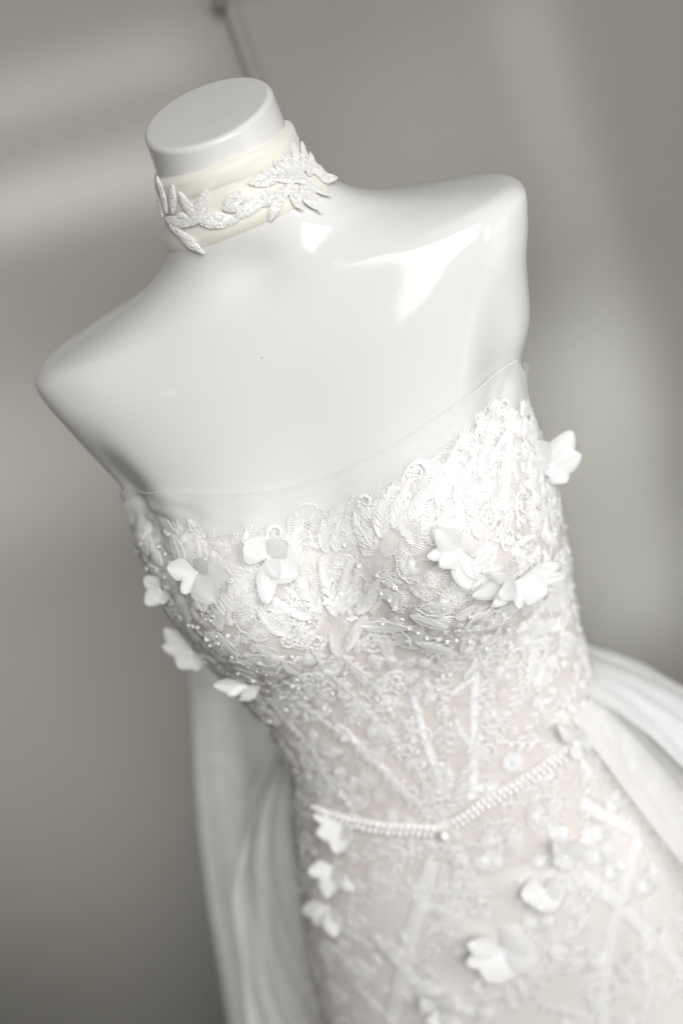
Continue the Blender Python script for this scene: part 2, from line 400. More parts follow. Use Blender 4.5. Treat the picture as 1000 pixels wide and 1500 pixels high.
def m_flower(R, rng, petals=None):
    m = Motif(); n = petals or rng.integers(5, 8); a0 = rng.random() * 6
    for k in range(n):
        a = a0 + k * 2 * pi / n + rng.normal() * .08; r0 = R * .2; L = R * (.8 + .12 * rng.random()); W = R * 2.1 * sin(pi / n) * .92
        # fan petal with a scalloped edge
        q = 8
        for i in range(q + 1):
            f = (i / q - .5) * 2; r1 = L * (1 - .22 * f * f) * (1 + .05 * rng.normal())
            p0 = np.array((r0, f * W * .14)); p1 = np.array((r0 + r1 * .55, f * W * .40)); p2 = np.array((r0 + r1, f * W * .5))
            P = np.array((p0, p1, p2)); P = np.stack((P[:, 0] * cos(a) - P[:, 1] * sin(a), P[:, 0] * sin(a) + P[:, 1] * cos(a)), -1)
            m.thread(P, (.0005, .0008, .0006), (.0006, .0012, .0004))
        f = np.linspace(-1, 1, 9); rr = r0 + L * (1 - .22 * f * f) * (1 + .03 * np.cos(f * 9)); P = np.stack((rr, f * W * .5), -1)
        P = np.stack((P[:, 0] * cos(a) - P[:, 1] * sin(a), P[:, 0] * sin(a) + P[:, 1] * cos(a)), -1); m.thread(P, .0008, .0012)
    for k in range(6):
        a = k * pi / 3; m.dot(np.array((cos(a), sin(a))) * R * .14, .0009, .0016)
    return m
def m_spray(L, rng, leaves=7, width=.010, curve=None):
    m = Motif(); c = rng.uniform(-.35, .35) if curve is None else curve
    t = np.linspace(0, 1, 10); stem = np.stack((c * L * t ** 2, t * L), -1); m.thread(stem, .0011, .0014)
    for k in range(leaves):
        f = .08 + .86 * k / leaves; p = np.array((c * L * f * f, f * L)); a = pi / 2 - math.atan(2 * c * f)
        sd = 1 if k % 2 else -1; l = width * (1.0 - .45 * f) * rng.uniform(.8, 1.2)
        leaf_into(m, p, a + sd * rng.uniform(.5, .9), l, l * .46, sd * .2, 0, .8, rng)
        if k % 2 == 0: m.dot(p + np.array((sd * .0015, .001)), .0009, .0018)
    leaf_into(m, (c * L, L * .98), pi / 2 - math.atan(2 * c), width * .9, width * .4, 0, 0, .8, rng)
    return m
def m_scroll(R, rng):
    m = Motif(); sd = rng.choice((-1, 1)); t = np.linspace(0, 1, 26); a = sd * (t * 1.45 * 2 * pi); r = R * (1 - .78 * t)
    P = np.stack((r * np.cos(a) - R, r * np.sin(a)), -1); m.thread(P, .0012, .0016)
    P2 = np.stack((r * 1.16 * np.cos(a) - R, r * 1.16 * np.sin(a)), -1)[:20]; m.thread(P2, .0007, .0010)
    for i in range(0, 60):
        f = i / 60 * .85; aa = sd * f * 1.45 * 2 * pi; rr = R * (1 - .78 * f); d = np.array((cos(aa), sin(aa)))
        c0 = np.array((-R, 0)); l = R * .30 * (1 - .6 * f)
        m.thread([c0 + d * rr * 1.02, c0 + d * (rr + l)], (.0006, .0004), (.0009, .0004))
    for i in range(7):
        f = .05 + i * .1; aa = sd * f * 1.45 * 2 * pi; rr = R * (1 - .78 * f) * .84; m.dot(np.array((-R, 0)) + np.array((cos(aa), sin(aa))) * rr, .0010, .0018)
    return m
def m_shell(R, rng):
    m = Motif(); spread = rng.uniform(.9, 1.3); q = int(R / .00085)
    for ring, (ra, rb) in enumerate(((.12, .55), (.5, 1.0))):
        for i in range(q):
            f = (i / (q - 1) - .5) * 2; a = pi / 2 + f * spread; rr = rb * (1 + .06 * math.cos(f * 14)) * (1 + .03 * rng.normal())
            d = np.array((cos(a), sin(a))); m.thread([d * R * ra, d * R * (ra + rr) / 2, d * R * rr], (.0005, .00085, .0006), (.0004, .0011 + .0004 * ring, .0005))
    f = np.linspace(-1, 1, 15); a = pi / 2 + f * spread; rr = R * (1 + .06 * np.cos(f * 14)); m.thread(np.stack((rr * np.cos(a), rr * np.sin(a)), -1), .0009, .0014)
    return m

def lay(name, motif, z, th, tangent, parent, mat, off=.0052, scale=1.0):
    """lay a motif on the dress at (z, th), its +v axis along the tangent"""
    V2, H, F = motif.data(); fr = frame(z, th); N = fr[3]
    tv = tangent - N * (tangent @ N); tv = tv / np.linalg.norm(tv); tu = np.cross(tv, N)
    D = (V2[:, :1] * tu + V2[:, 1:] * tv) * scale; zz, tt = step(z, th, D, fr)
    zz = np.clip(zz, .02, 1.41)
    P = body(zz, tt, off + H * max(scale, .8)); return mesh_obj(name, P, tri_clean(F) if np.any(F[:, 2] == F[:, 3]) else F, mat, parent)

# ------------------------------------------------------------------ the dress
def curve_zt(pts):
    a = np.array([hit(*p) for p in pts]); o = np.argsort(a[:, 1]); return a[o]
_nk = curve_zt([(184, 716), (240, 718), (330, 723), (390, 720), (430, 712), (500, 690), (560, 660), (620, 625), (680, 584), (735, 540), (756, 528)])
_lt = curve_zt([(205, 790), (245, 768), (300, 775), (360, 772), (420, 770), (460, 755), (520, 748), (552, 712), (600, 695), (650, 662), (705, 605), (765, 592)])
def around(tab, th, back):
    """curve over the front, blended to a level line round the back"""
    t = np.asarray(th); t = (t + pi) % (2 * pi) - pi
    a, b = tab[0], tab[-1]
    t = np.where(t < a[1], t + 2 * pi, t)
    return np.interp(t, np.concatenate((tab[:, 1], [b[1] + .25, pi / 2, a[1] + 2 * pi - .25, a[1] + 2 * pi])), np.concatenate((tab[:, 0], [b[0] - .018 - back, 1.13 - back, a[0] - .012 - back, a[0]])))
def neckline(th): return around(_nk, th, 0)
def lacetop(th): return np.minimum(around(_lt, th, .004), neckline(th) - .004)

dress = empty('wedding_dress'); tag(dress, 'strapless white lace wedding dress with petal flowers and pearl belt on the mannequin', 'dress')

def sheet(name, th, ztop, zbot, rows, off, mat, parent, ripple=None, wrap=False):
    s = np.linspace(0, 1, rows)[:, None]; Z = ztop[None] + (zbot - ztop)[None] * s; TH = np.broadcast_to(th[None], Z.shape)
    o = np.full(Z.shape, off) if ripple is None else off + ripple(Z, TH)
    P = body(Z, TH, o); n = len(th)
    du = np.zeros(Z.shape); du[:, 1:] = np.cumsum(np.linalg.norm(np.diff(P, axis=1), axis=-1).mean(0))[None]; dv = np.zeros(Z.shape); dv[1:] = np.cumsum(np.linalg.norm(np.diff(P, axis=0), axis=-1).mean(1))[:, None]
    return mesh_obj(name, P.reshape(-1, 3), grid_faces(rows, n, wrap)[:, ::-1], mat, parent, uv=np.stack((du, dv), -1).reshape(-1, 2))

def build_dress_cloth():
    th = np.linspace(-pi, pi, 260, endpoint=False)
    sheet('bodice_lining', th, lacetop(th) - .006, np.full(260, .80), 150, .0024, M['lining'], dress, wrap=True)
    sheet('skirt', th, np.full(260, .803), np.full(260, .004), 120, .0030, M['skirt'], dress, wrap=True)
    thf = np.linspace(-pi, pi, 420)
    def folds(Z, TH):
        d = neckline(TH) - Z; left = np.exp(-((TH + 2.55) / .5) ** 2)
        return (.0016 * np.sin(d * 200 + TH * 14) + .0008 * np.sin(d * 390 - TH * 17)) * left * np.clip(d / .01, 0, 1) + .0006 * np.sin(TH * 31 + d * 90) * np.clip(d / .01, 0, 1)
    sheet('illusion_yoke', thf, neckline(thf), lacetop(thf) - .05, 40, .0034, M['yoke'], dress, folds)
    sheet('bodice_net', thf, lacetop(thf) - .004, np.full(420, .50), 150, .0034, M['net'], dress)
    # bound edge of the neckline
    m = []; z = neckline(thf); P = body(z, thf, .0043); N = body_normal(z, thf); k = 6; rows = []
    up = np.array((0, 0, 1.0))
    for i in range(k):
        a = 2 * pi * i / k; rows.append(P + (N * cos(a) + up * sin(a)) * .0004)
    V = np.stack(rows, 0); mesh_obj('neckline_binding', V.reshape(-1, 3), np.concatenate([grid_faces(k, 420), np.stack([(k - 1) * 420 + np.arange(419), (k - 1) * 420 + np.arange(1, 420), np.arange(1, 420), np.arange(419)], 1)]), M['yoke'], dress)
build_dress_cloth()

def strip(name, pts, width, mat, parent, off=.0028, n=24):
    """flat ribbon through pixels laid on the dress"""
    a = np.array([hit(*p, zmax=1.2) for p in pts]); q = np.linspace(0, len(a) - 1, n); zt = np.stack([np.interp(q, np.arange(len(a)), a[:, i]) for i in (0, 1)], 1)
    C0 = body(zt[:, 0], zt[:, 1]); T = unit(np.gradient(C0, axis=0)); N = body_normal(zt[:, 0], zt[:, 1]); S = unit(np.cross(T, N)); rows = []
    for f, h in ((-1.0, -.0002), (-.96, .0004), (-.5, .0007), (0, .0008), (.5, .0007), (.96, .0004), (1.0, -.0002)):
        rr = []
        for i in range(n):
            zz, tt = step(zt[i, 0], zt[i, 1], (S[i] * f * width / 2)[None]); rr.append(body(zz, tt, off + h)[0])
        rows.append(rr)
    V = np.array(rows); return mesh_obj(name, V.reshape(-1, 3), grid_faces(7, n)[:, ::-1], mat, parent)
for pts, w in [([(532, 905), (560, 945), (590, 1000)], .008), ([(600, 1010), (622, 1080), (645, 1165)], .006), ([(752, 606), (746, 680), (738, 748)], .009),
               ([(490, 1062), (540, 1110), (600, 1172)], .0075), ([(700, 955), (694, 1060), (690, 1170)], .008), ([(788, 890), (779, 1000)], .008),
               ([(420, 1085), (470, 1135), (520, 1190)], .006), ([(792, 680), (800, 770)], .008)]:
    strip('boning_channel', pts, w, M['satin'], dress)
for pts, w in [([(632, 1262), (598, 1370), (570, 1500)], .013), ([(545, 1372), (600, 1430), (668, 1505)], .012), ([(850, 1285), (890, 1312), (925, 1345), (965, 1385), (1000, 1425)], .012),
               ([(936, 1225), (928, 1262), (915, 1310), (898, 1360), (887, 1410), (882, 1455), (884, 1505)], .012), ([(850, 1176), (935, 1222)], .011)]:
    strip('ribbon', pts, w, M['sheer_ribbon'], dress, .0032)

# ---- lace
_c1, _c2 = body(*hit(492, 955, zmax=1.2)), body(*hit(651, 1216, zmax=1.2)); _cs = [body(*hit(x, y, zmax=1.2)) for x, y in ((560, 1420), (760, 1330), (900, 1300), (460, 1330))]
def flow(P, N):
    """the way the embroidery runs: fanning up from the middle of the bust, down to the point of the belt, out from sprays on the skirt"""
    P = np.atleast_2d(P); up = P - _c1; dn = _c2 - P; d = np.stack([np.linalg.norm(P - c, axis=-1) for c in _cs], 0); sk = P - np.array(_cs)[np.argmin(d, 0)]
    z = P[:, 2:3]; w1 = np.clip((z - (_c1[2] - .02)) / .04, 0, 1); w2 = np.clip((_c2[2] + .01 - z) / .03, 0, 1)
    v = unit(up) * w1 + unit(dn) * (1 - w1) * (1 - w2) + unit(sk) * w2; v = v - N * (v * N).sum(-1, keepdims=True); return unit(v)
count = dict()
def put(kind, motif, px, py, dpx, scale=1.0, bright=False, off=.0042, zt=None):
    z, th = zt if zt else hit(px, py, zmax=1.2); t = dir_at(z, th, dpx)
    count[kind] = count.get(kind, 0) + 1
    lay(kind, motif, z, th, t, dress, M['thread_bright' if bright else 'thread'], off, scale)
R_ = np.random.default_rng(5)
MM_PX = .00047                                                      # metres per photograph pixel on the bodice
def leaf_px(x0, y0, x1, y1, w):
    L = math.hypot(x1 - x0, y1 - y0) * MM_PX * .92; put('lace_leaf', m_leaf(L, .8 * w * MM_PX, R_), x0, y0, (x1 - x0, y1 - y0), off=.0050, bright=True)
# leaves that fan out from the middle of the bust
for a in [(492, 905, 470, 800, 34), (500, 900, 512, 800, 30), (470, 900, 420, 812, 34), (510, 890, 560, 800, 36), (520, 900, 600, 830, 34), (530, 915, 640, 905, 30), (455, 905, 395, 870, 30),
          (500, 960, 470, 905, 24), (505, 955, 540, 880, 26), (560, 790, 552, 705, 34), (575, 775, 598, 700, 28), (600, 765, 640, 690, 32), (545, 800, 505, 752, 26), (640, 745, 668, 650, 30), (665, 740, 700, 660, 30),
          (480, 810, 462, 755, 30), (490, 810, 500, 752, 26), (440, 830, 425, 770, 28), (700, 700, 722, 604, 32), (715, 690, 756, 600, 28), (370, 840, 352, 772, 28), (300, 840, 290, 775, 30), (270, 830, 250, 768, 34), (240, 830, 215, 785, 24),
          (420, 930, 360, 900, 26), (600, 900, 660, 925, 26), (610, 940, 690, 960, 24), (440, 985, 385, 955, 24), (640, 800, 610, 760, 26), (700, 790, 690, 725, 30), (730, 790, 745, 740, 26), (690, 830, 735, 800, 28), (760, 800, 800, 770, 26), (330, 900, 300, 870, 24), (350, 960, 310, 925, 22)]:
    leaf_px(*a)
# scrolls and shells seen one by one
for x, y, dx, dy, r in [(452, 945, 1, -.4, 15), (470, 1000, .6, -1, 13), (545, 930, -1, .2, 10), (430, 1010, -1, -.3, 11), (612, 760, .6, .8, 11), (660, 720, 1, .3, 13), (800, 720, 0, 1, 12), (770, 760, 1, -.5, 11), (830, 1130, 0, -1, 14), (790, 1400, .3, 1, 17), (850, 1440, -.6, .7, 18), (905, 1160, .4, 1, 13), (560, 1000, .3, 1, 10), (735, 965, -.2, 1, 11), (760, 1450, .2, -1, 15)]:
    put('lace_scroll', m_scroll(r * .001, R_), x, y, (dx, dy), off=.0042)
for x, y, dx, dy, r in [(345, 855, 1, .5, 19), (640, 880, .2, 1, 15), (590, 790, .8, -.6, 17), (415, 880, -.7, .6, 16), (700, 640, .6, -1, 14), (280, 810, -.2, -1, 17), (560, 870, 1, .2, 15), (690, 905, .8, .5, 16), (790, 840, .7, -.7, 16), (300, 965, .9, .5, 14), (610, 830, -1, .1, 14), (820, 900, .3, 1, 14), (390, 960, .9, .9, 13), (760, 870, .5, 1, 15)]:
    put('lace_shell', m_shell(r * .001, R_), x, y, (dx, dy), off=.0042, bright=True)
for x, y, r in [(378, 905, 17), (450, 770, 14), (655, 695, 15), (725, 610, 13), (570, 745, 14), (830, 800, 15), (780, 930, 14), (640, 1330, 16), (560, 1290, 14), (860, 1410, 16), (740, 1230, 17), (690, 1260, 15), (455, 1410, 14), (620, 1440, 16), (520, 1420, 14), (800, 1190, 15), (880, 1250, 14), (700, 1480, 15), (505, 780, 12), (265, 905, 13), (790, 1350, 14), (950, 1290, 14), (960, 1380, 15)]:
    put('lace_flower', m_flower(r * .001, R_), x, y, (R_.normal(), R_.normal()), off=.0040)
# fronds that run down the seams to the point of the belt
FRONDS = [[(300, 935), (400, 1005), (480, 1060), (560, 1130), (640, 1205)], [(420, 905), (480, 985), (555, 1060), (615, 1130), (650, 1195)], [(500, 960), (560, 1020), (610, 1080), (645, 1150)],
          [(630, 940), (645, 1010), (652, 1100), (655, 1185)], [(810, 905), (770, 1000), (710, 1100), (668, 1190)], [(730, 930), (715, 1010), (690, 1110)], [(400, 1085), (440, 1130), (500, 1180)], [(390, 1020), (440, 1080), (490, 1150)],
          [(855, 940), (845, 1000), (825, 1060)], [(800, 950), (800, 1020), (770, 1090)], [(650, 1230), (690, 1270), (700, 1350)], [(640, 1235), (580, 1270), (540, 1340)], [(560, 1230), (520, 1280), (505, 1360)], [(860, 1130), (880, 1200), (870, 1280)],
          [(780, 1180), (820, 1240), (850, 1330)], [(740, 1420), (780, 1470), (850, 1490)], [(880, 1290), (850, 1380), (800, 1430)], [(480, 1380), (520, 1440), (560, 1500)], [(640, 1380), (610, 1430), (620, 1500)], [(930, 1400), (960, 1440), (950, 1500)], [(600, 1300), (640, 1300), (690, 1320)], [(430, 1180), (450, 1240), (450, 1330)]]
for fr in FRONDS:
    p = np.array(fr, float); s = np.concatenate(([0], np.cumsum(np.hypot(*np.diff(p, axis=0).T)))); k = max(2, int(s[-1] / 52))
    q = np.linspace(0, s[-1], k + 1); P = np.stack((np.interp(q, s, p[:, 0]), np.interp(q, s, p[:, 1])), 1)
    for a, b in zip(P[:-1], P[1:]):
        L = np.hypot(*(b - a)) * MM_PX * 1.15; put('lace_spray', m_spray(L, R_, 7, .0095, R_.uniform(-.25, .25)), a[0], a[1], b - a, off=.0040)
# filling scattered over the rest, thick on the bust, thinner below
def scatter(zlo, zhi, tlo, thi, spacing, picks, off, below_top=.004, seed=3, tries=4000):
    rg = np.random.default_rng(seed); pts = []
    for _ in range(tries):
        th = rg.uniform(tlo, thi); z = rg.uniform(zlo, zhi)
        if z > lacetop(th) - below_top: continue
        P = body(z, th)
        if any((P - q) @ (P - q) < spacing * spacing for q in pts): continue
        pts.append(P); kind, f = picks[rg.integers(len(picks))]
        fr = frame(z, th); a = rg.uniform(0, 2 * pi); t = flow(P, fr[3])[0]; a = rg.normal() * .55; t = t * cos(a) + np.cross(fr[3], t) * sin(a)
        count[kind] = count.get(kind, 0) + 1
        lay(kind, f(rg), z, th, t, dress, M['thread_bright' if rg.random() < .35 else 'thread'], off)
picks_bust = [('lace_leaf', lambda r: m_leaf(r.uniform(.016, .026), r.uniform(.008, .012), r)), ('lace_flower', lambda r: m_flower(r.uniform(.008, .012), r)), ('lace_shell', lambda r: m_shell(r.uniform(.008, .013), r)),
              ('lace_spray', lambda r: m_spray(r.uniform(.022, .032), r, 6, .009)), ('lace_scroll', lambda r: m_scroll(r.uniform(.006, .009), r)), ('lace_leaf', lambda r: m_leaf(r.uniform(.014, .02), r.uniform(.007, .009), r))]
scatter(.985, 1.19, -pi - .25, .35, .0155, picks_bust, .0038, seed=3)
scatter(.80, .985, -pi - .25, .35, .024, picks_bust, .0038, seed=4, tries=2500)
scatter(.50, .80, -pi - .2, .3, .031, picks_bust, .0038, seed=6, tries=2500)
scatter(.55, 1.15, .4, pi - .3, .045, picks_bust, .0038, seed=8, tries=1500)

# ---- stitches between the motifs, too small to pick apart: fans of short satin threads
def stitch_bundles():
    rg = np.random.default_rng(21); Z, TH = [], []
    def add(n, zlo, zhi, tlo=-pi - .3, thi=.45):
        th = rg.uniform(tlo, thi, n); z = rg.uniform(zlo, zhi, n); k = z < lacetop(th) - .003; Z.append(z[k]); TH.append(th[k])
    add(1700, .99, 1.19); add(480, .80, .99); add(480, .48, .80); add(500, .9, 1.15, .45, pi - .3)
    z, th = np.concatenate(Z), np.concatenate(TH); n = len(z)
    Sz = (body(z + 1e-3, th) - body(z - 1e-3, th)) / 2e-3; St = (body(z, th + 2e-3) - body(z, th - 2e-3)) / 4e-3; N = body_normal(z, th); tu = unit(St); tv = np.cross(N, tu)
    E, Fm, Gm = (Sz * Sz).sum(-1), (Sz * St).sum(-1), (St * St).sum(-1); det = E * Gm - Fm * Fm
    fl = flow(body(z, th), N); ang = np.arctan2((fl * tv).sum(-1), (fl * tu).sum(-1)) + 1.0 * np.sin(th * 11 + 2 * np.sin(z * 60)) * (rg.random(n) < .6) + rg.normal(size=n) * .35
    K = 8; fan = rg.uniform(.1, .9, n); wid = rg.uniform(.0035, .0085, n); L = rg.uniform(.006, .013, n); lift = rg.uniform(.0035, .0042, n); bend = rg.normal(size=n) * .35
    V = np.empty((n, K, 3, 3, 2)); H = np.empty((n, K, 3, 3))
    for k in range(K):
        f = (k / (K - 1) - .5) * 2 + rg.normal(size=n) * .06; a = ang + f * fan; l = L * (1 - .25 * f * f) * rg.uniform(.85, 1.1, n)
        o = np.stack((-np.sin(ang), np.cos(ang)), -1) * (f * wid)[:, None] * .5
        for q, t in enumerate((0, .5, 1.0)):
            aa = a + bend * t; p = o + np.stack((np.cos(aa), np.sin(aa)), -1) * (l * t)[:, None]; s_ = np.stack((-np.sin(aa), np.cos(aa)), -1) * (.00036, .00048, .00034)[q] / 2
            for c, (sg, h) in enumerate(((-1, 0), (0, (.0003, .0008, .0002)[q]), (1, 0))): V[:, k, q, c] = p + s_ * sg; H[:, k, q, c] = lift + h
    D = V[..., :1] * tu[:, None, None, None] + V[..., 1:] * tv[:, None, None, None]
    ex = lambda x: x[:, None, None, None]
    a = (D * ex(Sz)).sum(-1); b = (D * ex(St)).sum(-1)
    zz = ex(z) + (a * ex(Gm) - b * ex(Fm)) / ex(det); tt = ex(th) + (b * ex(E) - a * ex(Fm)) / ex(det)
    zz = np.minimum(zz, 1.2); P = body(zz.ravel(), tt.ravel(), H.ravel())
    b0 = np.arange(n * K)[:, None] * 9; q = np.array([(0, 3, 4, 1), (1, 4, 5, 2), (3, 6, 7, 4), (4, 7, 8, 5)]); F = (b0[:, :, None] + q[None]).reshape(-1, 4)
    half = rg.random(n) < .4; fm = np.repeat(half, K * 4); o = mesh_obj('stitches', P, F, M['thread'], dress); o.data.materials.append(M['thread_bright']); o.data.polygons.foreach_set('material_index', fm.astype(np.int32)); tag(o, kind='stuff')
stitch_bundles()

# ---- beads
def uv_sphere(name, r, seg, rings, mat):
    V = [(0, 0, r)]; F = []
    for i in range(1, rings):
        a = pi * i / rings
        for j in range(seg): V.append((r * sin(a) * cos(2 * pi * j / seg), r * sin(a) * sin(2 * pi * j / seg), r * cos(a)))
    V.append((0, 0, -r)); e = len(V) - 1
    for j in range(seg):
        k = (j + 1) % seg; F.append((0, 1 + j, 1 + k)); b = 1 + (rings - 2) * seg; F.append((e, b + k, b + j))
        for i in range(rings - 2): F.append((1 + i * seg + j, 1 + (i + 1) * seg + j, 1 + (i + 1) * seg + k, 1 + i * seg + k))
    me = bpy.data.meshes.new(name); me.from_pydata(V, [], F); me.polygons.foreach_set('use_smooth', [True] * len(F)); me.materials.append(mat); return me
def ring_mesh(name, R, r, mat, a=10, b=6):
    V = []; F = []
    for i in range(a):
        A = 2 * pi * i / a
        for j in range(b):
            B = 2 * pi * j / b; V.append(((R + r * cos(B)) * cos(A), (R + r * cos(B)) * sin(A), r * sin(B) * 1.3))
    for i in range(a):
        for j in range(b): F.append((i * b + j, ((i + 1) % a) * b + j, ((i + 1) % a) * b + (j + 1) % b, i * b + (j + 1) % b))
    me = bpy.data.meshes.new(name); me.from_pydata(V, [], F); me.polygons.foreach_set('use_smooth', [True] * len(F)); me.materials.append(mat); return me
PEARL = uv_sphere('pearl', .0020, 12, 8, M['pearl']); SEED = uv_sphere('bead', .0013, 8, 6, M['bead']); RING = ring_mesh('bead', .0013, .0006, M['bead'])
def beads():
    rg = np.random.default_rng(31)
    # clusters and single beads that can be picked out
    spots = [(236, 800), (245, 811), (232, 836), (243, 845), (217, 832), (222, 850), (278, 915), (285, 917), (291, 918), (320, 930), (335, 930), (322, 941), (310, 945), (428, 1003), (437, 1006), (448, 1020), (475, 1035), (484, 1040), (505, 1075), (512, 1075), (508, 1083), (517, 1085), (503, 1081), (510, 1069), (553, 1023), (560, 1030), (570, 1038), (575, 1045),
             (492, 1130), (497, 1150), (500, 1160), (504, 1168), (515, 1140), (460, 1100), (395, 1055), (412, 1020), (350, 985), (370, 995), (427, 1296), (433, 1306), (520, 1252), (540, 1255), (570, 1265), (575, 1272), (515, 1250), (605, 1085), (612, 1100), (620, 1120), (630, 1135), (640, 1160), (645, 1172), (652, 1062), (660, 1060), (668, 1058), (640, 1180),
             (600, 920), (612, 925), (625, 932), (640, 936), (655, 938), (668, 935), (590, 905), (580, 890), (572, 878), (430, 900), (440, 905), (452, 910), (480, 870), (484, 885), (486, 850), (720, 1075), (735, 1070), (750, 1068), (700, 1080), (880, 985), (878, 1000), (876, 1015), (872, 1030), (868, 1045), (862, 1060), (760, 1290), (640, 1010), (648, 990), (826, 950), (830, 935), (815, 980)]
    pts = [hit(x, y, zmax=1.19) for x, y in spots]
    while len(pts) < 170:
        th = rg.uniform(-pi, .2); z = rg.uniform(.6, 1.18) if rg.random() < .4 else rg.uniform(.95, 1.18)
        if z < lacetop(th) - .004: pts.append((z, th))
    for i, (z, th) in enumerate(pts):
        P, _, _, N = frame(z, th, .0054); q = Vector(N).to_track_quat('Z', 'Y'); q = q @ Vector((rg.normal() * .3, rg.normal() * .3, 1)).to_track_quat('Z', 'Y')
        inst('bead', RING if i % 3 else SEED, dress, P, q.to_euler(), rg.uniform(.8, 1.15))
    # seed beads, too many to pick apart: small six-sided beads in rows along the motifs
    V, F, n = [], [], 0; base = np.array([(0, 0, 1), (1, 0, 0), (0, 1, 0), (-1, 0, 0), (0, -1, 0), (0, 0, -1)], float); fc = np.array([(0, 1, 2), (0, 2, 3), (0, 3, 4), (0, 4, 1), (5, 2, 1), (5, 3, 2), (5, 4, 3), (5, 1, 4)])
    for _ in range(170):
        th = rg.uniform(-pi, .25); z = rg.uniform(.96, 1.18) if rg.random() < .6 else rg.uniform(.55, .96)
        if z > lacetop(th) - .006: continue
        fr = frame(z, th); a = rg.uniform(0, 6.28); c = rg.normal() * 25
        for k in range(rg.integers(4, 12)):
            d = unit(fr[1]) * cos(a + c * k * .002) + unit(fr[2]) * sin(a + c * k * .002); zz, tt = step(z, th, (d * k * .0017)[None], fr); P = body(zz, tt, .0050)[0]; V.append(P + base * .0008); F.append(fc + n); n += 6
    o = mesh_obj('seed_beads', np.concatenate(V), np.concatenate(F), M['bead'], dress); tag(o, kind='stuff')
beads()

# ---- pearl belt
def pearl_belt():
    paths = [[(462, 1184), (495, 1196), (530, 1206), (565, 1212), (600, 1215), (636, 1216)], [(664, 1206), (700, 1180), (735, 1160), (770, 1140), (805, 1117), (840, 1092), (866, 1062), (884, 1030)]]
    zt = [np.array([hit(*p, zmax=1.0) for p in path]) for path in paths]
    allz = np.concatenate(zt); q = np.linspace(0, len(allz) - 1, 60); C = np.stack([np.interp(q, np.arange(len(allz)), allz[:, i]) for i in (0, 1)], 1)
    rows = []
    for f, h in ((-1, .0040), (-.8, .0052), (.8, .0052), (1, .0040)): rows.append(body(C[:, 0] + f * .0048, C[:, 1], h))
    belt = mesh_obj('pearl_belt', np.array(rows).reshape(-1, 3), grid_faces(4, 60), M['skirt'], dress)
    for p in zt:
        q = np.linspace(0, len(p) - 1, 400); c = np.stack([np.interp(q, np.arange(len(p)), p[:, i]) for i in (0, 1)], 1); P = body(c[:, 0], c[:, 1]); s = np.concatenate(([0], np.cumsum(np.linalg.norm(np.diff(P, axis=0), axis=-1))))
        for row, dz in ((0, .0030), (1, -.0030)):
            for d in np.arange(.001 + row * .0024, s[-1], .0049):
                z = np.interp(d, s, c[:, 0]) + dz; t = np.interp(d, s, c[:, 1]); inst('pearl', PEARL, belt, body(z + RNG.normal() * .0003, t, .0074 + RNG.normal() * .0002), None, RNG.uniform(.85, 1.1))
    z, t = hit(651, 1218, zmax=1.0); inst('centre_pearl', PEARL, belt, body(z, t, .0105), scale=2.0)
pearl_belt()

# ---- petal flowers
def petal(B, T, W, nrm, mat, parent, cup=.25, curl=.15, notch=0, rg=RNG):
    """a curled organza petal from base B to tip T"""
    ax = T - B; L = np.linalg.norm(ax); ax = ax / L; side = np.cross(ax, nrm); side /= np.linalg.norm(side); up = np.cross(side, ax)
    nu, nv = 17, 11; t = np.sin(np.linspace(0, pi / 2, nu))[:, None]; v = np.linspace(-1, 1, nv)[None]
    m_ = rg.uniform(.50, .62); prof = np.where(t < m_, .10 + .90 * np.sin(pi / 2 * np.minimum(t / m_, 1)) ** 1.25, np.sqrt(np.clip(1 - (np.maximum(t - m_, 0) / (1 - m_)) ** 1.12, 0, 1))) * (1 + .05 * np.sin(9 * t + rg.uniform(0, 6)))
    edge = t * (1 + notch * (np.cos(v * pi * 1.5) - 1) * .04 * t ** 3) + 0 * v
    w = W / 2 * prof
    lift = L * (.05 * np.sin(pi * t) + .6 * curl * t ** 2.2 * np.sign(rg.normal())) + (.06 + .5 * cup) * W * .5 * np.abs(v) ** 1.3 * prof + .022 * L * np.sin(v * 4 + rg.uniform(0, 6)) * t ** 1.5
    P = B + ax * (edge * L)[..., None] + side * (w * v)[..., None] + up * lift[..., None]
    return mesh_obj('petal', P.reshape(-1, 3), grid_faces(nu, nv), mat, parent, uv=np.stack(np.broadcast_arrays(v / 2 + .5, t), -1).reshape(-1, 2))
